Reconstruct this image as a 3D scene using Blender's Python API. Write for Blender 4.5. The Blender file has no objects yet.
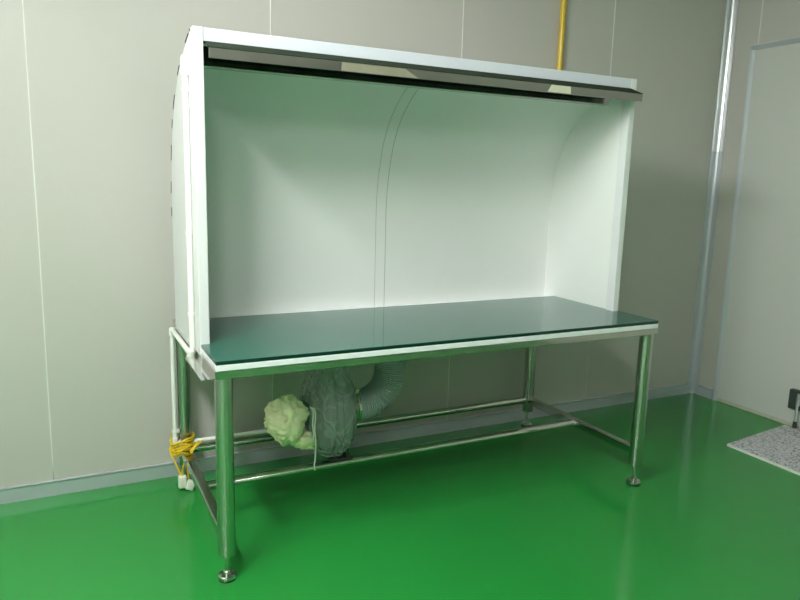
import bpy, bmesh, math, random
from mathutils import Vector, Matrix, noise

scn = bpy.context.scene
COL = scn.collection
random.seed(4)
PI = math.pi

# ------------------------------------------------------------------ materials
def new_mat(name):
    m = bpy.data.materials.new(name); m.use_nodes = True
    nt = m.node_tree
    return m, nt, nt.nodes['Principled BSDF']

def mat(name, col, rough=.5, metal=0., spec=.5, bump=0., bscale=60., var=0., vscale=4., coat=0., rvar=0., stretch=None):
    """procedural principled material: slight colour variation, roughness variation and bump from noise"""
    m, nt, p = new_mat(name)
    p.inputs['Roughness'].default_value = rough
    p.inputs['Metallic'].default_value = metal
    p.inputs['Specular IOR Level'].default_value = spec
    p.inputs['Coat Weight'].default_value = coat
    p.inputs['Coat Roughness'].default_value = .08
    tc = nt.nodes.new('ShaderNodeTexCoord')
    mp = nt.nodes.new('ShaderNodeMapping')
    nt.links.new(tc.outputs['Object'], mp.inputs[0])
    if stretch: mp.inputs['Scale'].default_value = stretch
    n = nt.nodes.new('ShaderNodeTexNoise'); n.inputs['Scale'].default_value = vscale; n.inputs['Detail'].default_value = 5
    nt.links.new(mp.outputs[0], n.inputs['Vector'])
    mx = nt.nodes.new('ShaderNodeMix'); mx.data_type = 'RGBA'
    mx.inputs[6].default_value = (*[c*(1-var) for c in col], 1)
    mx.inputs[7].default_value = (*[min(1, c*(1+var)) for c in col], 1)
    nt.links.new(n.outputs['Fac'], mx.inputs[0]); nt.links.new(mx.outputs[2], p.inputs['Base Color'])
    if rvar:
        mr = nt.nodes.new('ShaderNodeMapRange')
        mr.inputs['To Min'].default_value = max(.02, rough-rvar); mr.inputs['To Max'].default_value = rough+rvar
        nt.links.new(n.outputs['Fac'], mr.inputs[0]); nt.links.new(mr.outputs[0], p.inputs['Roughness'])
    if bump:
        b = nt.nodes.new('ShaderNodeTexNoise'); b.inputs['Scale'].default_value = bscale; b.inputs['Detail'].default_value = 2
        nt.links.new(mp.outputs[0], b.inputs['Vector'])
        bp = nt.nodes.new('ShaderNodeBump'); bp.inputs['Strength'].default_value = bump; bp.inputs['Distance'].default_value = .002
        nt.links.new(b.outputs['Fac'], bp.inputs['Height']); nt.links.new(bp.outputs[0], p.inputs['Normal'])
    return m

M = {}
M['floor'] = mat('green_epoxy', (.018, .238, .040), .16, spec=.4, bump=.10, bscale=90, var=.06, vscale=2.2, rvar=.04)
M['wall'] = mat('cream_wall_panel', (.515, .50, .465), .42, spec=.35, var=.02, vscale=1.5, bump=.02, bscale=200)
M['ceiling'] = mat('white_ceiling_panel', (.62, .62, .60), .6, var=.02)
M['sealant'] = mat('white_sealant', (.74, .74, .70), .45, var=.05, vscale=14)
M['alu'] = mat('anodised_aluminium', (.60, .62, .68), .33, metal=.45, var=.04, bump=.01)
M['alu_bright'] = mat('polished_aluminium', (.78, .79, .82), .28, metal=.9, var=.01)
M['door'] = mat('pale_grey_door', (.58, .58, .56), .45, var=.02)
M['sweep'] = mat('yellowed_door_seal', (.50, .49, .40), .6, var=.1, vscale=12)
M['white'] = mat('white_coated_steel', (.77, .77, .785), .38, var=.015, spec=.4)
M['hood_in'] = mat('white_hood_sheet', (.86, .86, .845), .42, var=.025, vscale=3, spec=.4)
M['rail'] = mat('white_aluminium_rail', (.70, .73, .80), .32, var=.02)
M['joint'] = mat('grey_joint_line', (.36, .40, .36), .6, var=.1, vscale=20)
M['tape'] = mat('black_foam_tape', (.03, .03, .05), .7, var=.2)
M['steel'] = mat('brushed_stainless', (.62, .62, .58), .10, metal=1., var=.06, vscale=9, rvar=.03, bump=.008, bscale=120)
M['mirror'] = mat('mirror_stainless', (.37, .37, .345), .10, metal=1., var=.18, vscale=7, rvar=.03)
M['board'] = mat('white_worktop_board', (.85, .87, .90), .4, var=.02)
M['pvc'] = mat('white_plastic_pipe', (.86, .86, .82), .3, var=.02)
M['clamp'] = mat('brass_toned_clamp', (.70, .68, .48), .25, metal=1., var=.1)
M['yellow'] = mat('yellow_painted_pipe', (.62, .42, .03), .3, var=.06)
M['cable'] = mat('yellow_cable', (.75, .50, .02), .4, var=.06)
M['cloth'] = mat('cream_cotton', (.96, .90, .60), .85, spec=.1, var=.07, vscale=8, bump=.25, bscale=500)
M['cord'] = mat('white_cord', (.72, .73, .68), .7, var=.05)
M['blower'] = mat('green_grey_cast_metal', (.10, .16, .14), .4, metal=.3, var=.12, vscale=12)
M['duct'] = mat('grey_flexible_hose', (.43, .46, .49), .42, var=.06, vscale=10, spec=.5)
M['dark_strip'] = mat('dark_green_grey_strip', (.014, .024, .010), .7, spec=.15, var=.12, vscale=9)
M['cream_reflection'] = mat('painted_cream_reflection', (.72, .68, .55), .6, var=.06, vscale=20)  # colour of the small reflection painted on the canopy
M['beige_reflection'] = mat('painted_beige_reflection', (.27, .25, .19), .30, var=.15, vscale=16)  # colour of the wide reflection painted on the canopy
M['rubber'] = mat('black_rubber', (.025, .025, .025), .6, var=.1)
M['plate'] = mat('dark_grey_plate', (.045, .055, .05), .45, var=.1)
M['plug'] = mat('white_connector_plastic', (.75, .75, .66), .5, var=.06, vscale=30)
M['diffuser_rim'] = mat('white_lamp_body', (.8, .8, .8), .5, var=.01)

def leg_steel():
    m, nt, p = new_mat('circumferentially_brushed_stainless')
    p.inputs['Metallic'].default_value = 1.
    p.inputs['Roughness'].default_value = .26
    p.inputs['Anisotropic'].default_value = .8
    p.inputs['Anisotropic Rotation'].default_value = .25
    tg = nt.nodes.new('ShaderNodeTangent'); tg.direction_type = 'RADIAL'; tg.axis = 'Z'
    nt.links.new(tg.outputs[0], p.inputs['Tangent'])
    tc = nt.nodes.new('ShaderNodeTexCoord'); mp = nt.nodes.new('ShaderNodeMapping'); mp.inputs['Scale'].default_value = (2, 2, 160)
    n = nt.nodes.new('ShaderNodeTexNoise'); n.inputs['Scale'].default_value = 1.; n.inputs['Detail'].default_value = 3
    nt.links.new(tc.outputs['Object'], mp.inputs[0]); nt.links.new(mp.outputs[0], n.inputs['Vector'])
    mx = nt.nodes.new('ShaderNodeMix'); mx.data_type = 'RGBA'
    mx.inputs[6].default_value = (.54, .54, .51, 1); mx.inputs[7].default_value = (.64, .64, .61, 1)
    nt.links.new(n.outputs['Fac'], mx.inputs[0]); nt.links.new(mx.outputs[2], p.inputs['Base Color'])
    return m
M['leg'] = leg_steel()
M['glass_edge'] = mat('dark_glass_edge', (.004, .026, .018), .12, spec=.5, var=.1)

# glass: green float glass, dark back so it reads as a green mirror
def glass_mat():
    m, nt, p = new_mat('dark_green_glass')
    p.inputs['Roughness'].default_value = .035
    p.inputs['IOR'].default_value = 1.52
    p.inputs['Specular IOR Level'].default_value = .75
    n = nt.nodes.new('ShaderNodeTexNoise'); n.inputs['Scale'].default_value = 3; n.inputs['Detail'].default_value = 4
    mx = nt.nodes.new('ShaderNodeMix'); mx.data_type = 'RGBA'
    mx.inputs[6].default_value = (.020, .115, .085, 1); mx.inputs[7].default_value = (.028, .140, .105, 1)
    nt.links.new(n.outputs['Fac'], mx.inputs[0]); nt.links.new(mx.outputs[2], p.inputs['Base Color'])
    return m
M['glass'] = glass_mat()

def speckle_mat():
    m, nt, p = new_mat('speckled_grey_mat')
    p.inputs['Roughness'].default_value = .75
    tc = nt.nodes.new('ShaderNodeTexCoord')
    v = nt.nodes.new('ShaderNodeTexVoronoi'); v.inputs['Scale'].default_value = 125
    nt.links.new(tc.outputs['Object'], v.inputs['Vector'])
    n = nt.nodes.new('ShaderNodeTexNoise'); n.inputs['Scale'].default_value = 60; n.inputs['Detail'].default_value = 4
    nt.links.new(tc.outputs['Object'], n.inputs['Vector'])
    sp = nt.nodes.new('ShaderNodeSeparateColor'); nt.links.new(v.outputs['Color'], sp.inputs[0])
    ad = nt.nodes.new('ShaderNodeMath'); ad.operation = 'ADD'
    nt.links.new(sp.outputs[0], ad.inputs[0]); nt.links.new(n.outputs['Fac'], ad.inputs[1])
    r = nt.nodes.new('ShaderNodeValToRGB')
    e = r.color_ramp.elements
    e[0].position = .30; e[0].color = (.16, .16, .18, 1)
    e[1].position = .60; e[1].color = (.60, .59, .62, 1)
    k = r.color_ramp.elements.new(.45); k.color = (.34, .34, .37, 1)
    hv = nt.nodes.new('ShaderNodeMath'); hv.operation = 'MULTIPLY'; hv.inputs[1].default_value = .6
    nt.links.new(ad.outputs[0], hv.inputs[0]); nt.links.new(hv.outputs[0], r.inputs[0])
    nt.links.new(r.outputs[0], p.inputs['Base Color'])
    return m
M['speckle'] = speckle_mat()

def film_mat():
    m, nt, p = new_mat('clear_plastic_film')
    N, Lk = nt.nodes.new, nt.links.new
    p.inputs['Base Color'].default_value = (.46, .50, .50, 1)
    p.inputs['Roughness'].default_value = .13
    p.inputs['Specular IOR Level'].default_value = .9
    tr = N('ShaderNodeBsdfTransparent'); tr.inputs[0].default_value = (.80, .87, .84, 1)
    mix = N('ShaderNodeMixShader'); tc = N('ShaderNodeTexCoord')
    def ridges(scale, dist, lo):
        n = N('ShaderNodeTexNoise'); n.inputs['Scale'].default_value = scale; n.inputs['Detail'].default_value = 2; n.inputs['Distortion'].default_value = dist
        Lk(tc.outputs['Object'], n.inputs['Vector'])
        a = N('ShaderNodeMath'); a.operation = 'SUBTRACT'; a.inputs[1].default_value = .5; Lk(n.outputs['Fac'], a.inputs[0])
        b = N('ShaderNodeMath'); b.operation = 'ABSOLUTE'; Lk(a.outputs[0], b.inputs[0])
        r = N('ShaderNodeMapRange'); r.inputs['From Min'].default_value = 0; r.inputs['From Max'].default_value = lo
        r.inputs['To Min'].default_value = 1; r.inputs['To Max'].default_value = 0
        Lk(b.outputs[0], r.inputs[0]); return r.outputs[0]
    r1, r2 = ridges(6, 1.2, .05), ridges(13, .6, .06)
    mx = N('ShaderNodeMath'); mx.operation = 'MAXIMUM'; Lk(r1, mx.inputs[0])
    h = N('ShaderNodeMath'); h.operation = 'MULTIPLY'; h.inputs[1].default_value = .6; Lk(r2, h.inputs[0]); Lk(h.outputs[0], mx.inputs[1])
    mr = N('ShaderNodeMapRange'); mr.inputs['To Min'].default_value = .46; mr.inputs['To Max'].default_value = .74
    Lk(mx.outputs[0], mr.inputs[0]); Lk(mr.outputs[0], mix.inputs[0])
    bp = N('ShaderNodeBump'); bp.inputs['Strength'].default_value = .6; bp.inputs['Distance'].default_value = .008
    Lk(mx.outputs[0], bp.inputs['Height']); Lk(bp.outputs[0], p.inputs['Normal'])
    Lk(tr.outputs[0], mix.inputs[1]); Lk(p.outputs[0], mix.inputs[2])
    Lk(mix.outputs[0], nt.nodes['Material Output'].inputs[0])
    return m
M['film'] = film_mat()

def emit_mat(s):
    m = bpy.data.materials.new('lit_fluorescent_tube'); m.use_nodes = True
    nt = m.node_tree; nt.nodes.clear()
    e = nt.nodes.new('ShaderNodeEmission'); e.inputs[0].default_value = (.97, 1., .97, 1); e.inputs[1].default_value = s
    o = nt.nodes.new('ShaderNodeOutputMaterial'); nt.links.new(e.outputs[0], o.inputs[0])
    return m
M['tube'] = emit_mat(385.)
M['tube_dim'] = emit_mat(215.)
M['tube_far'] = emit_mat(95.)

# ------------------------------------------------------------------ mesh helpers
def link(name, bm, m, parent=None, smooth=None, **props):
    me = bpy.data.meshes.new(name)
    bmesh.ops.recalc_face_normals(bm, faces=bm.faces[:])
    bm.to_mesh(me); bm.free()
    o = bpy.data.objects.new(name, me); COL.objects.link(o)
    me.materials.append(M[m])
    if smooth is not None:
        for p in me.polygons: p.use_smooth = True
        if smooth < 180:
            me.set_sharp_from_angle(angle=math.radians(smooth))
    if parent is not None:
        o.parent = parent
        o.matrix_parent_inverse = Matrix.Translation(-Vector(parent.location))
    for k, v in props.items(): o[k] = v
    return o

def thing(name, loc, label, cat, group=None):
    o = bpy.data.objects.new(name, None); COL.objects.link(o)
    o.location = loc; o.empty_display_size = .1
    o['label'] = label; o['category'] = cat
    if group: o['group'] = group
    return o

def tag(o, label, cat, group=None):
    o['label'] = label; o['category'] = cat
    if group: o['group'] = group
    return o

def box(bm, a, b, bev=0., seg=2):
    """axis aligned box from corner a to corner b, bevelled"""
    a = Vector(a); b = Vector(b)
    r = bmesh.ops.create_cube(bm, size=1)
    vs = r['verts']
    for v in vs:
        v.co = Vector((a[i] + (v.co[i]+.5)*(b[i]-a[i]) for i in range(3)))
    if bev:
        es = list({e for v in vs for e in v.link_edges})
        bmesh.ops.bevel(bm, geom=es, offset=bev, segments=seg, profile=.5, affect='EDGES')
    return bm

def BX(a, b, bev=0., seg=2):
    return box(bmesh.new(), a, b, bev, seg)

def cyl(bm, p, q, r, r2=None, n=24, cap=True):
    p = Vector(p); q = Vector(q); d = q-p
    r2 = r if r2 is None else r2
    rot = d.to_track_quat('Z', 'Y').to_matrix().to_4x4()
    bmesh.ops.create_cone(bm, cap_ends=cap, segments=n, radius1=r, radius2=r2, depth=d.length,
                          matrix=Matrix.Translation((p+q)/2) @ rot)
    return bm

def lathe(bm, prof, c, axis='Z', n=32):
    """revolve (radius, height) pairs about an axis through c"""
    rings = []
    for r, h in prof:
        ring = []
        for i in range(n):
            a = 2*PI*i/n
            x, y = r*math.cos(a), r*math.sin(a)
            v = {'Z': (x, y, h), 'X': (h, x, y), 'Y': (x, h, y)}[axis]
            ring.append(bm.verts.new(Vector(c)+Vector(v)))
        rings.append(ring)
    for k in range(len(rings)-1):
        for i in range(n):
            bm.faces.new((rings[k][i], rings[k][(i+1) % n], rings[k+1][(i+1) % n], rings[k+1][i]))
    bm.faces.new(rings[0][::-1]); bm.faces.new(rings[-1])
    return bm

def sweep(bm, pts, rad, n=12, closed=False, cap=True):
    """tube along a list of points; rad is a number or a function of the point index"""
    pts = [Vector(p) for p in pts]
    N = len(pts); rings = []
    up = None
    for i, p in enumerate(pts):
        if closed: t = (pts[(i+1) % N]-pts[i-1])
        else: t = pts[min(i+1, N-1)]-pts[max(i-1, 0)]
        t.normalize()
        if up is None:
            up = t.orthogonal().normalized()
        else:
            up = (up - t*up.dot(t)).normalized()
        s = t.cross(up)
        r = rad(i) if callable(rad) else rad
        rings.append([bm.verts.new(p + (up*math.cos(2*PI*k/n) + s*math.sin(2*PI*k/n))*r) for k in range(n)])
    last = N if closed else N-1
    for i in range(last):
        A, B = rings[i], rings[(i+1) % N]
        for k in range(n):
            bm.faces.new((A[k], A[(k+1) % n], B[(k+1) % n], B[k]))
    if cap and not closed:
        bm.faces.new(rings[0][::-1]); bm.faces.new(rings[-1])
    return bm

def prism(bm, prof, x0, x1, axis='X'):
    """extrude a closed (a, b) outline; axis X: (y,z); axis Z: (x,y)"""
    def P(a, b, t):
        return (t, a, b) if axis == 'X' else ((a, b, t) if axis == 'Z' else (a, t, b))
    A = [bm.verts.new(P(a, b, x0)) for a, b in prof]
    B = [bm.verts.new(P(a, b, x1)) for a, b in prof]
    n = len(prof)
    for i in range(n):
        bm.faces.new((A[i], A[(i+1) % n], B[(i+1) % n], B[i]))
    bm.faces.new(A[::-1]); bm.faces.new(B)
    return bm

def ribbon(bm, path, x0, x1, th):
    """sheet of thickness th following a (y,z) path, between x0 and x1 (thickness to the outside)"""
    n = len(path); off = []
    for i, (y, z) in enumerate(path):
        a = path[max(i-1, 0)]; b = path[min(i+1, n-1)]
        ty, tz = b[0]-a[0], b[1]-a[1]; l = math.hypot(ty, tz)
        off.append((y + tz/l*th, z - ty/l*th))
    return prism(bm, list(path) + off[::-1], x0, x1)

def catmull(P, per=12, closed=False):
    P = [Vector(p) for p in P]; out = []
    n = len(P)
    for i in range(n if closed else n-1):
        p0 = P[i-1] if (closed or i > 0) else P[0]
        p1 = P[i]; p2 = P[(i+1) % n]
        p3 = P[(i+2) % n] if (closed or i+2 < n) else P[-1]
        for k in range(per):
            t = k/per
            out.append(.5*((2*p1) + (p2-p0)*t + (2*p0-5*p1+4*p2-p3)*t*t + (3*p1-p0-3*p2+p3)*t**3))
    if not closed: out.append(P[-1])
    return out

S = dict(kind='structure')

# ------------------------------------------------------------------ the room
WY, CX, CZ = .987, 3.477, 2.78          # back wall, right wall, ceiling
LX, FY = -1.75, -7.2                     # left wall, wall behind the camera
link('floor', BX((LX-.1, FY-.1, -.1), (CX+.1, WY+.1, 0)), 'floor', **S)
link('ceiling', BX((LX-.1, FY-.1, CZ), (CX+.1, WY+.1, CZ+.1)), 'ceiling', **S)
link('wall_back', BX((LX-.1, WY, 0), (CX+.1, WY+.1, CZ)), 'wall', **S)
link('wall_left', BX((LX-.1, FY-.1, 0), (LX, WY+.1, CZ)), 'wall', **S)
link('wall_front', BX((LX-.1, FY-.1, 0), (CX+.1, FY, CZ)), 'wall', **S)
DY0, DY1, DZ = -.19, .782, 2.256        # door opening in the right wall
bm = bmesh.new()
box(bm, (CX, DY1, 0), (CX+.1, WY+.1, CZ)); box(bm, (CX, FY-.1, 0), (CX+.1, DY0, CZ)); box(bm, (CX, DY0, DZ), (CX+.1, DY1, CZ))
link('wall_right', bm, 'wall', **S)

# aluminium skirting: flat strip with a small lip along the top
def skirt(bm, a, b, nx, ny):
    pr = [(0, 0), (.010, 0), (.010, .060), (.016, .066), (.016, .070), (0, .070)]
    A = Vector(a); B = Vector(b); N = Vector((nx, ny, 0))
    va = [bm.verts.new(A + N*d + Vector((0, 0, h))) for d, h in pr]
    vb = [bm.verts.new(B + N*d + Vector((0, 0, h))) for d, h in pr]
    k = len(pr)
    for i in range(k): bm.faces.new((va[i], va[(i+1) % k], vb[(i+1) % k], vb[i]))
    bm.faces.new(va[::-1]); bm.faces.new(vb)
    return bm
link('baseboard_back', skirt(bmesh.new(), (LX, WY, 0), (CX-.055, WY, 0), 0, -1), 'alu', **S)
link('baseboard_right', skirt(bmesh.new(), (CX, WY-.055, 0), (CX, DY1+.034, 0), -1, 0), 'alu', **S)
link('baseboard_left', skirt(bmesh.new(), (LX, FY, 0), (LX, WY, 0), 1, 0), 'alu', **S)

# sealant lines between the wall panels
def seam(x, z0=.07, wob=.0015):
    pts = [(x + wob*noise.noise(Vector((x*3, z*2.5, 1))), WY, z) for z in [z0 + i*(CZ-z0)/40 for i in range(41)]]
    bm = bmesh.new(); rows = []
    for i, p in enumerate(pts):
        w = .0035 + .0012*noise.noise(Vector((x, p[2]*9, 7)))
        rows.append([bm.verts.new((p[0]-w, p[1]+.002, p[2])), bm.verts.new((p[0]-w*.6, p[1]-.0016, p[2])),
                     bm.verts.new((p[0]+w*.6, p[1]-.0016, p[2])), bm.verts.new((p[0]+w, p[1]+.002, p[2]))])
    for a, b in zip(rows, rows[1:]):
        for k in range(3): bm.faces.new((a[k], a[k+1], b[k+1], b[k]))
    bm.faces.new(rows[0]); bm.faces.new(rows[-1])
    return bm
for i, x in enumerate((-1.51, -.512, .475, 1.49, 2.510)):
    link('trim_%d' % (i+1), seam(x), 'sealant', smooth=180, **S)
bm = BX((CX-.0016, .764, DZ+.03), (CX+.002, .770, CZ), 0)
link('trim_6', bm, 'sealant', **S)

# concave aluminium cove in the corner, in two lengths that meet at a joint
def cove(z0, z1, r, lift=0.):
    bm = bmesh.new(); pr = []
    pr.append((CX-.050, WY)); pr.append((CX-.050, WY-.004-lift))
    n = 32
    for i in range(n+1):
        a = PI/2*i/n
        pr.append((CX-.004-lift - r + r*math.sin(a), WY-.004-lift - r + r*math.cos(a)))
    pr.append((CX-.004-lift, WY-.050)); pr.append((CX, WY-.050)); pr.append((CX, WY))
    return prism(bm, pr, z0, z1, 'Z')
link('trim_7', cove(0, 1.643, .030), 'alu', smooth=35, **S)
link('trim_8', cove(1.646, CZ, .030, .001), 'alu_bright', smooth=35, **S)

# door set flush in the right wall, with a raised aluminium frame
d = bpy.data.objects.new('door_1', None); COL.objects.link(d); d.location = (CX, .3, 0); d['kind'] = 'structure'
d['label'] = 'pale grey flush door in the right wall beside the corner'
link('door_leaf', BX((CX+.002, DY0, .006), (CX+.055, DY1, DZ), .001), 'door', d)
fr = .022
bm = bmesh.new()
prism(bm, [(CX+.06, DY1-.001), (CX, DY1-.001), (CX-.014, DY1+.012), (CX-.014, DY1+fr), (CX+.06, DY1+fr)], 0, DZ, 'Z')
prism(bm, [(CX+.06, DY0+.001), (CX, DY0+.001), (CX-.014, DY0-.012), (CX-.014, DY0-fr), (CX+.06, DY0-fr)], 0, DZ, 'Z')
link('door_jamb', bm, 'alu', d)
bm = prism(bmesh.new(), [(CX+.06, DZ-.001), (CX, DZ-.001), (CX-.022, DZ+.024), (CX-.022, DZ+.030), (CX+.06, DZ+.030)], DY0-fr, DY1+fr, 'Y')
link('door_head', bm, 'alu', d)
link('bottom_sweep', BX((CX-.0015, DY0+.01, .001), (CX+.010, DY1-.004, .026), .001), 'sweep', d)
ds = link('door_stop', BX((CX-.030, .190, .118), (CX+.012, .272, .236), .004), 'plate', d, label='dark grey door stop plate')
bm = bmesh.new(); cyl(bm, (CX-.044, .204, .050), (CX-.044, .204, .225), .008, n=16)
box(bm, (CX-.050, .196, .150), (CX-.024, .212, .205), .002)
link('arm', bm, 'alu_bright', ds, smooth=40, label='bright metal arm')
link('rubber_foot', cyl(bmesh.new(), (CX-.044, .204, .016), (CX-.044, .204, .055), .013, .010, 18), 'rubber', ds, smooth=40)

# ------------------------------------------------------------------ ceiling lights (out of frame, they light the room)
def lamp(x, y, z, along='y', name='unseen_ceiling_light', label='', tubes=2, length=1.2, tm='tube'):
    t = thing(name, (x, y, CZ), label, 'ceiling light', 'fluorescent ceiling lights')
    L = length/2+.03
    hx, hy = (.11, L) if along == 'y' else (L, .11)
    link('housing', BX((x-hx, y-hy, CZ-.055), (x+hx, y+hy, CZ), .004), 'diffuser_rim', t)
    for s in range(tubes):
        o = (s-(tubes-1)/2)*.11
        a = (x+o, y-length/2, CZ-.072) if along == 'y' else (x-length/2, y+o, CZ-.072)
        b = (x+o, y+length/2, CZ-.072) if along == 'y' else (x+length/2, y+o, CZ-.072)
        link('tube', cyl(bmesh.new(), a, b, .014, n=12), tm, t, smooth=40)
    return t
lamp(-.93, -.98, CZ, label='unseen fluorescent ceiling light nearest the bench on the left')
lamp(-.93, -3.0, CZ, label='fluorescent ceiling light behind the camera on the left', tm='tube_dim')
lamp(1.9, -6.4, CZ, label='fluorescent ceiling light behind the camera on the right', tm='tube_far')

# ------------------------------------------------------------------ steel workbench
TL, TD = 2.0, .915
wb = thing('workbench', (1.0, .45, 0), 'long stainless steel workbench on four round legs standing on the green floor', 'workbench')
ZG0, ZG1, ZA = .792, .806, .771
link('worktop', BX((0, 0, ZA), (TL, .822, ZG0), .002), 'board', wb, label='white worktop edge')
bm = bmesh.new()
zb = .743
for a, b in (((.0, .0, zb), (TL, .035, ZA)), ((0, TD-.035, zb), (TL, TD, ZA)), ((0, .035, zb), (.035, TD-.035, ZA)), ((TL-.035, .035, zb), (TL, TD-.035, ZA)),
             ((.98, .035, zb+.004), (1.02, TD-.035, ZA))):
    box(bm, a, b, .002)
link('apron', bm, 'steel', wb)
bm = bmesh.new()
box(bm, (-.048, .0, .7435), (0, .315, .7475), .001); box(bm, (-.0035, 0, .7475), (0, TD-.02, ZA), .0005)
link('side_ledge', bm, 'steel', wb, label='narrow steel ledge along the left end')
legs = [(.0315, .036), (1.972, .036), (.0315, .879), (1.972, .879)]
for (x, y) in legs:
    bm = bmesh.new()
    lathe(bm, [(.0, .096), (.024, .096), (.0295, .097), (.0308, .100), (.0308, zb), (0, zb)], (x, y, 0), n=36)
    lg = link('leg', bm, 'leg', wb, smooth=40)
    bm = bmesh.new()
    lathe(bm, [(0, .0065), (.031, .0065), (.0325, .009), (.0325, .017), (.029, .021), (.013, .0235), (.012, .029), (.0095, .031), (.0078, .033), (.0078, .0975), (0, .0975)], (x, y, 0), n=32)
    ft = link('levelling_foot', bm, 'steel', lg, smooth=35)
    link('foot_pad', lathe(bmesh.new(), [(0, 0), (.031, 0), (.032, .003), (.0315, .007), (0, .007)], (x, y, 0), n=32), 'rubber', lg, smooth=35, label='black rubber foot pad')
sz0, sz1, sw = .146, .184, .019
def bar(a, b): return BX(a, b, .004, 3)
link('side_stretcher', bar((.028-sw, .058, sz0), (.028+sw, .857, sz1)), 'steel', wb)
link('side_stretcher', bar((1.972-sw, .058, sz0), (1.972+sw, .857, sz1)), 'steel', wb)
link('rear_stretcher', cyl(bmesh.new(), (.050, .879, .165), (1.950, .879, .165), .0195, n=32), 'steel', wb, smooth=40)
link('centre_stretcher', cyl(bmesh.new(), (.028+sw, .462, .165), (1.972-sw, .462, .165), .0195, n=32), 'steel', wb, smooth=40)

# ------------------------------------------------------------------ glass sheet on the worktop (notched round the hood)
HF = .252                                  # front plane of the hood
YB, ZB0 = .800, ZG0                        # inside of the back panel, foot of the hood
gl = prism(bmesh.new(), [(0, 0), (TL, 0), (TL, HF-.001), (1.960, HF-.001), (1.960, HF+.054), (1.975, HF+.056), (1.975, YB-.085), (.021, YB-.085), (.021, HF+.056), (.036, HF+.054), (.036, HF-.001), (0, HF-.001)], ZG0, ZG1, 'Z')
bmesh.ops.bevel(gl, geom=[e for e in gl.edges if abs(e.verts[0].co.z-e.verts[1].co.z) < 1e-6], offset=.0012, segments=1, affect='EDGES')
go = link('glass_sheet', gl, 'glass'); go.data.materials.append(M['glass_edge'])
for p in go.data.polygons:
    if abs(p.normal.z) < .3: p.material_index = 1
tag(go, 'dark green glass sheet lying on the white worktop of the bench', 'glass')

# ------------------------------------------------------------------ white extraction hood
hd = thing('extraction_hood', (1.0, .5, ZG0), 'white open-front extraction hood with curved back standing on the bench', 'hood')
HT, HX0, HX1 = 1.897, -.004, 1.996
def shrink(path, d):
    out = []; n = len(path)
    for i, (y, z) in enumerate(path):
        a = path[max(i-1, 0)]; b = path[min(i+1, n-1)]
        ty, tz = b[0]-a[0], b[1]-a[1]; l = math.hypot(ty, tz)
        out.append((y - tz/l*d, z + ty/l*d))
    return out
def prof(off=0.):
    """inside of the curved back, from the bench up and over to the header"""
    base = [(YB, ZB0), (YB, 1.05), (YB, 1.27), (YB-.014, 1.40), (YB-.055, 1.546), (YB-.100, 1.63), (YB-.145, 1.688), (YB-.223, 1.755), (YB-.30, 1.802), (YB-.40, 1.846), (YB-.47, 1.868), (HF+.03, 1.882)]
    P = [(p.x, p.y) for p in catmull([(a, b, 0) for a, b in base], 5)]
    if off: P = shrink(P, -off)
    return P
bm = ribbon(bmesh.new(), prof(), .014, 1.982, .010)
bp = link('back_panel', bm, 'hood_in', hd, smooth=30, label='white curved back panel')
xs = .985
link('joint_strip', ribbon(bmesh.new(), shrink(prof(), .0016), xs-.050, xs, .0016), 'hood_in', bp, smooth=30)
bm = bmesh.new()
ribbon(bm, shrink(prof(), .0019), xs, xs+.0024, .0019); ribbon(bm, shrink(prof(), .0012), xs-.0514, xs-.050, .0012)
link('sealant_line', bm, 'joint', bp, smooth=30, label='thin dark joint lines')
outer = prof(.010)
side = [(HF+.048, ZB0)] + outer[:] + [(HF+.048, HT-.012)]
side_l = [(HF+.048, .766)] + [(outer[0][0], .766)] + outer[1:] + [(HF+.048, HT-.012)]
def dedupe(P):
    o = []
    for p in P:
        if not o or math.hypot(p[0]-o[-1][0], p[1]-o[-1][1]) > 1e-4: o.append(p)
    return o
sl = link('side_panel', prism(bmesh.new(), dedupe([p for p in side_l if p[0] >= HF+.0479]), HX0, .0135), 'white', hd)
side_r = [(HF+.048, ZB0)] + [p for p in outer if p[0] >= HF+.0479] + [(HF+.048, HT-.012)]
link('side_panel', prism(bmesh.new(), dedupe(side_r), 1.976, HX1-.004), 'hood_in', hd)
# left panel: flange along its rounded edge, ragged black tape on it
bm = bmesh.new()
for s, e in ((9, 10), (12, 14), (17, 19), (22, 24), (27, 31), (36, 39), (46, 51), (53, 54)):
    link('edge_tape', ribbon(bmesh.new(), outer[s:e+1], HX0-.0025, HX0+.006, .004), 'tape', sl, smooth=30, label='scrap of black tape on the curved edge')
# front posts, header
link('post', BX((HX0, HF, .762), (.0315, HF+.050, HT), .003), 'white', hd).location.x += 0
bm = BX((1.962, HF, ZG0), (HX1, HF+.050, HT), .003)
link('post', bm, 'white', hd)
bm = bmesh.new()
box(bm, (.0325, HF+.001, HT-.045), (1.961, HF+.060, HT-.001), .003)
link('header_rail', bm, 'rail', hd)
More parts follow.
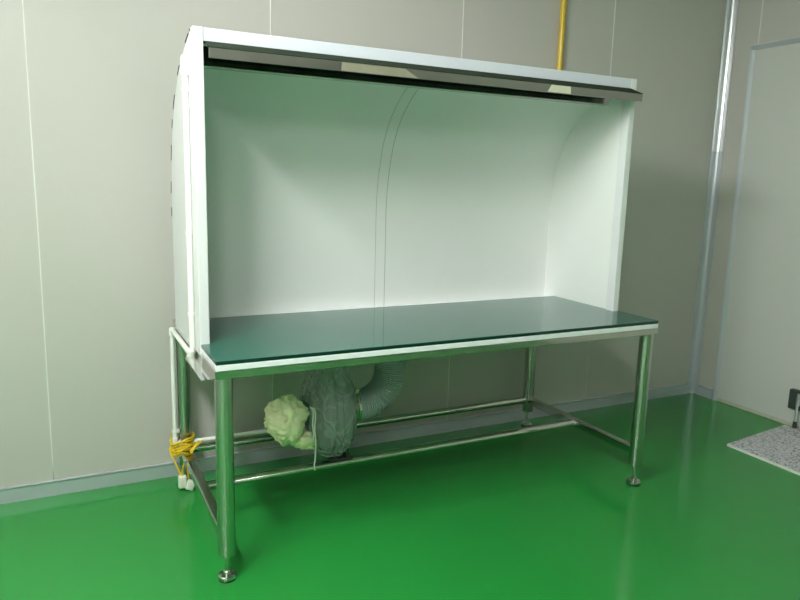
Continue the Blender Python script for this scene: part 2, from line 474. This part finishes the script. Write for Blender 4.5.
# polished steel light canopy hung below the header
cp = [(.1785, 1.820), (.175, 1.820), (.1778, 1.788), (.1795, 1.787), (.1813, 1.789)]
cn = link('light_canopy', prism(bmesh.new(), cp, .034, 1.961), 'mirror', hd, label='polished steel canopy below the header')
gs = link('dark_strip', prism(bmesh.new(), [(.175, 1.8202), (.175, 1.8225), (HF-.0005, 1.8525), (HF+.03, 1.8515), (HF+.03, 1.8485), (HF, 1.8495), (.179, 1.8202)], .034, 1.961), 'dark_strip', hd, label='dark strip between header and steel canopy')  # dark sloped strip filling the gap from header to canopy
for xa, xb, k in ((1.425, 1.55, .6), (.50, .815, 0.)):  # room reflections in the canopy face, painted as two thin pale patches
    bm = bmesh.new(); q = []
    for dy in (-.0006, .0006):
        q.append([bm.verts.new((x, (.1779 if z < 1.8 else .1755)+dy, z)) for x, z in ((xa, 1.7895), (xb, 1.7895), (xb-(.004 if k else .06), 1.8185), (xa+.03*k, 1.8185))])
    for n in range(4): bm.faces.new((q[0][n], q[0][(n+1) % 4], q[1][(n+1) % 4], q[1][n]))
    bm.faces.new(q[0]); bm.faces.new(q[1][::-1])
    link('reflection_patch', bm, 'cream_reflection' if k else 'beige_reflection', cn, label='painted cream reflection on the steel canopy' if k else 'painted dull beige reflection on the steel canopy')
bm = bmesh.new()
box(bm, (.036, .302, 1.777), (1.885, .352, 1.846), .003)
box(bm, (.30, .310, 1.845), (.34, .345, HT-.03)); box(bm, (1.5, .310, 1.845), (1.54, .345, HT-.03))
link('lamp_body', bm, 'mirror', hd, label='unlit lamp body behind the canopy')

# ------------------------------------------------------------------ white conduit
cd = thing('conduit', (-.015, .6, .75), 'white plastic conduit running up the left side of the hood', 'conduit')
px = -.0155
r = .0105
vy = .345
by = .865
zr = .736
link('riser', cyl(bmesh.new(), (px, vy, zr+.012), (px, vy, 1.80), r, n=18), 'pvc', cd, smooth=40)
bm = bmesh.new(); lathe(bm, [(0, 1.745), (.0135, 1.745), (.0140, 1.748), (.0140, 1.803), (.012, 1.812), (.006, 1.817), (0, 1.818)], (px, vy, 0), n=20)
link('end_cap', bm, 'pvc', cd, smooth=40)
link('side_run', cyl(bmesh.new(), (px+.003, vy+.01, zr), (px+.003, by-.012, zr), r, n=18), 'pvc', cd, smooth=40)
link('drop', cyl(bmesh.new(), (px+.003, by, .218), (px+.003, by, zr-.01), r*.9, n=18), 'pvc', cd, smooth=40)
def elbow(p, a, b, rr=.0135, ln=.028):
    p = Vector(p); a = Vector(a); b = Vector(b)
    pts = [p+a*ln, p+a*.014] + [p + a*.014*(1-math.sin(t)) + b*.014*(1-math.cos(t)) for t in (PI/8, PI/4, 3*PI/8)] + [p+b*.014, p+b*ln]
    return sweep(bmesh.new(), pts, rr, 16)
link('elbow', elbow((px-.004, vy, zr), (0, 0, 1), (0, 1, 0)), 'pvc', cd, smooth=40)
link('elbow', elbow((px+.003, by, zr), (0, -1, 0), (0, 0, -1)), 'pvc', cd, smooth=40)
link('elbow', elbow((px+.003, by, .206), (0, 0, 1), (1, 0, 0)), 'pvc', cd, smooth=40)
link('floor_run', cyl(bmesh.new(), (px+.012, by-.002, .206), (.50, by-.002, .206), r*.9, n=18), 'pvc', cd, smooth=40)
for (y, z) in ((vy, 1.70), (vy, 1.2), (vy, .9)):
    bm = bmesh.new(); cyl(bm, (px, y, z-.007), (px, y, z+.007), .0132, n=20); box(bm, (px-.004, y+.008, z-.007), (HX0-.0005, y+.03, z+.007), .001)
    link('clip', bm, 'pvc', cd, smooth=40)
bm = bmesh.new(); cyl(bm, (px+.003, by, .258), (px+.003, by, .274), .0125, n=20); box(bm, (px-.01, by-.010, .258), (px+.022, by+.010, .274), .001)
link('clip', bm, 'pvc', cd, smooth=40)

# yellow conduit on the wall above the hood
bm = bmesh.new(); sweep(bm, [(2.118, WY-.020, CZ), (2.118, WY-.020, 1.06), (2.118, WY-.019, 1.047), (2.118, WY-.013, 1.037), (2.118, WY-.001, 1.033)], .0165, 24)
cyl(bm, (2.118, WY-.006, 1.034), (2.118, WY, 1.034), .030, n=24)
for z in (1.3, 2.6): box(bm, (2.095, WY-.024, z), (2.141, WY, z+.02), .001)
yc = tag(link('wall_pipe', bm, 'yellow', smooth=40), 'yellow pipe rising up the back wall behind the hood', 'pipe')

# ------------------------------------------------------------------ exhaust blower under the bench
BC = Vector((.595, .50, .405))
bl = thing('exhaust_blower', (BC.x, BC.y, .184), 'green-grey exhaust blower under the bench inside clear plastic film', 'blower')
bm = bmesh.new()
pr = []
for i in range(49):                            # volute scroll seen along x
    a = 2*PI*i/48; rr = .118 + .036*(i/48)
    pr.append((BC.y + rr*math.cos(a+PI/2), BC.z + rr*math.sin(a+PI/2)))
pr = pr[:-1]
prism(bm, pr, BC.x-.058, BC.x+.058)
bmesh.ops.bevel(bm, geom=bm.edges[:], offset=.006, segments=2, affect='EDGES', clamp_overlap=True)
link('housing', bm, 'blower', bl, smooth=35)
bm = bmesh.new()
lathe(bm, [(0, BC.x-.165), (.045, BC.x-.165), (.055, BC.x-.155), (.058, BC.x-.06), (0, BC.x-.06)], (0, BC.y, BC.z), 'X', 32)
link('motor', bm, 'blower', bl, smooth=35)
bm = bmesh.new()
lathe(bm, [(0, BC.x+.056), (.085, BC.x+.056), (.085, BC.x+.064), (.066, BC.x+.068), (.066, BC.x+.125), (0, BC.x+.125)], (0, BC.y, BC.z), 'X', 32)
link('inlet', bm, 'steel', bl, smooth=35)
bm = bmesh.new()
box(bm, (BC.x-.045, BC.y-.050, BC.z+.09), (BC.x+.045, BC.y+.060, BC.z+.165), .004)
link('outlet', bm, 'blower', bl)
bm = bmesh.new()
box(bm, (BC.x-.02, .443, .1845), (BC.x+.09, .60, .1905), .001); box(bm, (BC.x+.01, .455, .19), (BC.x+.018, .58, BC.z-.10), .001)
box(bm, (BC.x+.06, .455, .19), (BC.x+.068, .58, BC.z-.08), .001)
link('mounting_bracket', bm, 'plate', bl, label='dark steel mounting bracket on the stretcher')

# clear film wrapped round it, folds running up to the bench and down to the bracket
def wrap():
    bm = bmesh.new()
    prof_ = [(.205, .040, .05), (.225, .062, .09), (.255, .085, .12), (.30, .105, .150), (.35, .115, .166), (.405, .118, .172), (.46, .116, .168), (.51, .108, .158), (.555, .094, .14), (.60, .078, .115), (.65, .068, .10), (.70, .070, .10), (.738, .076, .105)]
    zs = []
    nz, na = 90, 128
    rows = []
    for i in range(nz+1):
        t = i/nz*(len(prof_)-1); k = min(int(t), len(prof_)-2); f = t-k; f2 = f*f*(3-2*f)
        z, a, b = [prof_[k][j]+(prof_[k+1][j]-prof_[k][j])*(f if j == 0 else f2) for j in range(3)]
        row = []
        for j in range(na):
            th = 2*PI*j/na
            c, s = math.cos(th), math.sin(th)
            q = Vector((c*2.2, s*2.2, z*5))
            fold = 1 - abs(noise.noise(q*1.3+Vector((3, 1, 7))))*2
            fold2 = 1 - abs(noise.noise(Vector((th*3.2, z*4.5+c, 2))))*2
            amp = .008 + .014*abs(z-.42)/.3
            d = amp*(fold-.5) + .006*(fold2-.5) + .002*noise.noise(q*5)
            e = 2.6
            rr = (abs(c)**e + abs(s)**e)**(-1/e)
            row.append(bm.verts.new((BC.x - .012 + c*rr*(a*.90+d) - .02*(z > .55)*(z-.55)/.2, BC.y + s*rr*(b+d), z)))
        rows.append(row)
    for A, B in zip(rows, rows[1:]):
        for j in range(na): bm.faces.new((A[j], A[(j+1) % na], B[(j+1) % na], B[j]))
    return bm
tag(link('plastic_wrap', wrap(), 'film', smooth=180), 'wrinkled clear plastic film wrapped round the blower under the bench', 'plastic film')

# ribbed flexible duct: from the blower, bending up to the underside of the bench
fd = thing('flexible_duct', (.80, .50, .41), 'ribbed grey flexible duct bending up from blower to bench underside', 'duct')
x0, zc, R = BC.x+.104, .408, .155
xv = .882
path = []
def addseg(p, q, n):
    for i in range(n): path.append(Vector(p).lerp(Vector(q), i/n))
bx = xv-R
addseg((x0, BC.y, zc), (bx, BC.y, zc), 24)
for i in range(150):
    a = PI/2*i/150; path.append(Vector((bx+R*math.sin(a), BC.y, zc+R*(1-math.cos(a)))))
addseg((xv, BC.y, zc+R), (xv, BC.y, .7415), 96)
path.append(Vector((xv, BC.y, .7415)))
# even arc-length resampling so the ribs are regular
acc = [0]
for a, b in zip(path, path[1:]): acc.append(acc[-1]+(b-a).length)
tot = acc[-1]; ribs = 42; per = 8; NP = ribs*per
rs = []; k = 0
for i in range(NP+1):
    s = tot*i/NP
    while k < len(acc)-2 and acc[k+1] < s: k += 1
    rs.append(path[k].lerp(path[k+1], (s-acc[k])/max(1e-9, acc[k+1]-acc[k])))
hose = sweep(bmesh.new(), rs, lambda i: .0675 + .0045*math.sin(2*PI*i/per) + .0008*math.sin(i*.37), 48, cap=False)
link('hose', hose, 'duct', fd, smooth=180)
def ringband(c, axis, rad, w):
    bm = bmesh.new()
    lathe(bm, [(rad-.004, -w/2), (rad, -w/2), (rad+.0015, -w/2+.002), (rad+.0015, w/2-.002), (rad, w/2), (rad-.004, w/2)], c, axis, 48)
    return bm
bm = ringband((x0+.008, BC.y, zc), 'X', .0735, .012); box(bm, (x0, BC.y-.035, zc+.066), (x0+.018, BC.y-.01, zc+.083), .002)
link('hose_clamp', bm, 'clamp', fd, smooth=35, label='brass-toned clamp at the blower end')
bm = ringband((xv, BC.y, .715), 'Z', .0735, .013); box(bm, (xv-.035, BC.y-.085, .706), (xv-.008, BC.y-.068, .724), .002)
link('hose_clamp', bm, 'clamp', fd, smooth=35, label='clamp at the bench end')

# cream cloth bag gathered over the motor end
def blob(center, rad, seed, amp, squash=None, sub=5, dirv=(1, 0, 0)):
    bm = bmesh.new(); bmesh.ops.create_icosphere(bm, subdivisions=sub, radius=1)
    dv = Vector(dirv).normalized()
    for v in bm.verts:
        n = v.co.normalized()
        q = n*1.3 + Vector((seed, seed*.7, 0))
        lump = noise.noise(q)
        ang = math.atan2(n.z, n.y)
        # gathers that run from the neck on the right, with broad crumples between them
        rid = 1-abs(noise.noise(Vector((math.cos(ang)*1.9, math.sin(ang)*1.9, n.x*.7+seed))))*2.4
        rid2 = 1-abs(noise.noise(Vector((n.x*2.6+n.z*1.6, n.y*1.4, n.z*1.2-n.x*.8+seed*2))))*2.2
        fine = 1-abs(noise.noise(Vector((math.cos(ang)*6, math.sin(ang)*6, n.x*1.6+seed))))*2.2
        crease = 1-abs(noise.noise(Vector((n.x*1.5+n.z*2.2+seed, n.y*1.5, n.z*6.0-n.x*4.2+.8*rid2))))*2.6
        rr = 1 + amp*(.30*(crease-.4) + .50*lump + .42*(rid-.4) + .42*(rid2-.4) + .10*max(0, n.x+.3)*(fine-.4))
        p = Vector((n.x*rad[0], n.y*rad[1], n.z*rad[2]))*rr
        v.co = Vector(center) + (squash(p, n) if squash else p)
    return bm
def sq(p, n):
    t = max(0, min(1, (p.x+.02)/.10))                    # narrows towards the neck on the right
    f = 1-.35*t*t
    p = Vector((p.x, p.y*f, p.z*f + .018*t))
    if p.z < 0: p.x += .16*p.z*(-1)*.6
    return p
cb = tag(link('cloth_bag', blob((.372, .43, .408), (.084, .086, .100), 3.3, .27, sq), 'cloth', smooth=180), 'cream cotton bag gathered over the left end of the blower', 'cloth bag')
bm = blob((.447, .462, .305), (.062, .045, .040), 8.1, .5, None, 4)
bmesh.ops.rotate(bm, cent=(.447, .462, .305), matrix=Matrix.Rotation(math.radians(28), 3, 'Y'), verts=bm.verts)
link('hem', bm, 'cloth', cb, smooth=180)
pts = catmull([(.458, .385, .468), (.474, .372, .462), (.477, .366, .43), (.474, .366, .38), (.479, .366, .32), (.478, .368, .25), (.474, .370, .215), (.478, .370, .195)], 8)
bm = sweep(bmesh.new(), pts, .0030, 8)
pts = catmull([(.462, .385, .470), (.470, .374, .45), (.466, .368, .40), (.470, .366, .35), (.466, .367, .325)], 8)
sweep(bm, pts, .0028, 8)
link('drawstring', bm, 'cord', cb, smooth=180)

# ------------------------------------------------------------------ yellow cable tied round the rear left leg
def loop(c, rx, rz, tilt, n=40, ph=0.):
    P = []
    for i in range(n):
        a = 2*PI*i/n
        y = rx*math.sin(a); x = rx*math.cos(a)
        P.append(Vector(c)+Vector((x, y*.95, rz*math.cos(a+ph) + .006*math.sin(3*a+tilt) + tilt*.01)))
    return P
bm = bmesh.new()
for k in range(9):
    dz = (k-4)*.006; rr = .043 + .004*(k % 3) + .002*(k % 2)
    sweep(bm, loop((.018+.003*(k % 2), .872, .196+dz), rr, .009+.005*(k % 4), (k % 5-2)*.4, ph=.5*math.sin(k*2.1)), .0045, 8, closed=True)
ends = [[(.085, .815, .222), (.055, .800, .200), (.03, .795, .165), (.012, .795, .130), (.004, .797, .095), (.004, .80, .065)],
        [(.10, .81, .224), (.062, .79, .205), (.04, .785, .17), (.03, .785, .13), (.026, .79, .10), (.03, .795, .06)],
        [(-.040, .86, .19), (-.03, .84, .15), (-.018, .82, .12), (-.006, .81, .09), (.002, .805, .068)]]
for e in ends: sweep(bm, catmull(e, 8), .0040, 8)
cb2 = tag(link('power_cable', bm, 'cable', smooth=180), 'yellow cable looped round the rear left bench leg', 'cable')
bm = BX((-.014, .788, .018), (.022, .812, .075), .006, 3)
link('plug', bm, 'plug', cb2, smooth=40, label='white connector')
bm = BX((.018, .782, .004), (.056, .806, .050), .007, 3)
bmesh.ops.rotate(bm, cent=(.037, .794, .027), matrix=Matrix.Rotation(math.radians(24), 3, 'Y'), verts=bm.verts)
link('plug', bm, 'plug', cb2, smooth=40, label='white connector')

# ------------------------------------------------------------------ speckled mat by the door
fm = prism(bmesh.new(), [(2.836, .192), (3.440, .268), (3.440, -.95), (2.842, -.95)], .001, .012, 'Z')
fo = tag(link('floor_mat', fm, 'speckle'), 'speckled grey mat on the green floor in front of the pale door', 'mat')
bm = prism(bmesh.new(), [(2.829, .191), (2.836, .192), (2.842, -.95), (2.835, -.95)], 0, .0123, 'Z')
link('edge_trim', bm, 'sealant', fo, label='white edge strip')

# ------------------------------------------------------------------ camera, world, view
Rm = ((0.8939858360481, -0.4472962481876, 0.0267518200783),
      (-0.0539172078812, -0.1666445827395, -0.9845417805953),
      (0.4448398905387, 0.8787238755154, -0.1730948363893))
C = Vector((-0.44996, -2.21304, 1.41108))
cam = bpy.data.cameras.new('camera'); co = bpy.data.objects.new('camera', cam); COL.objects.link(co)
X = Vector(Rm[0]); Y = -Vector(Rm[1]); Z = -Vector(Rm[2])
mw = Matrix((X, Y, Z)).transposed().to_4x4(); mw.translation = C
co.matrix_world = mw
cam.sensor_width = 36; cam.lens = 36*685.83/800; cam.clip_start = .05
scn.camera = co

w = bpy.data.worlds.new('world'); scn.world = w; w.use_nodes = True
w.node_tree.nodes['Background'].inputs[0].default_value = (.9, 1, .95, 1)
w.node_tree.nodes['Background'].inputs[1].default_value = .0
scn.view_settings.view_transform = 'Standard'; scn.view_settings.look = 'None'
scn.view_settings.exposure = -.10; scn.view_settings.gamma = 1.; scn.view_settings.use_curve_mapping = False
scn.cycles.use_denoising = True
scn.cycles.max_bounces = 10; scn.cycles.diffuse_bounces = 6; scn.cycles.glossy_bounces = 5
scn.cycles.caustics_reflective = False
scn.cycles.sample_clamp_indirect = 8
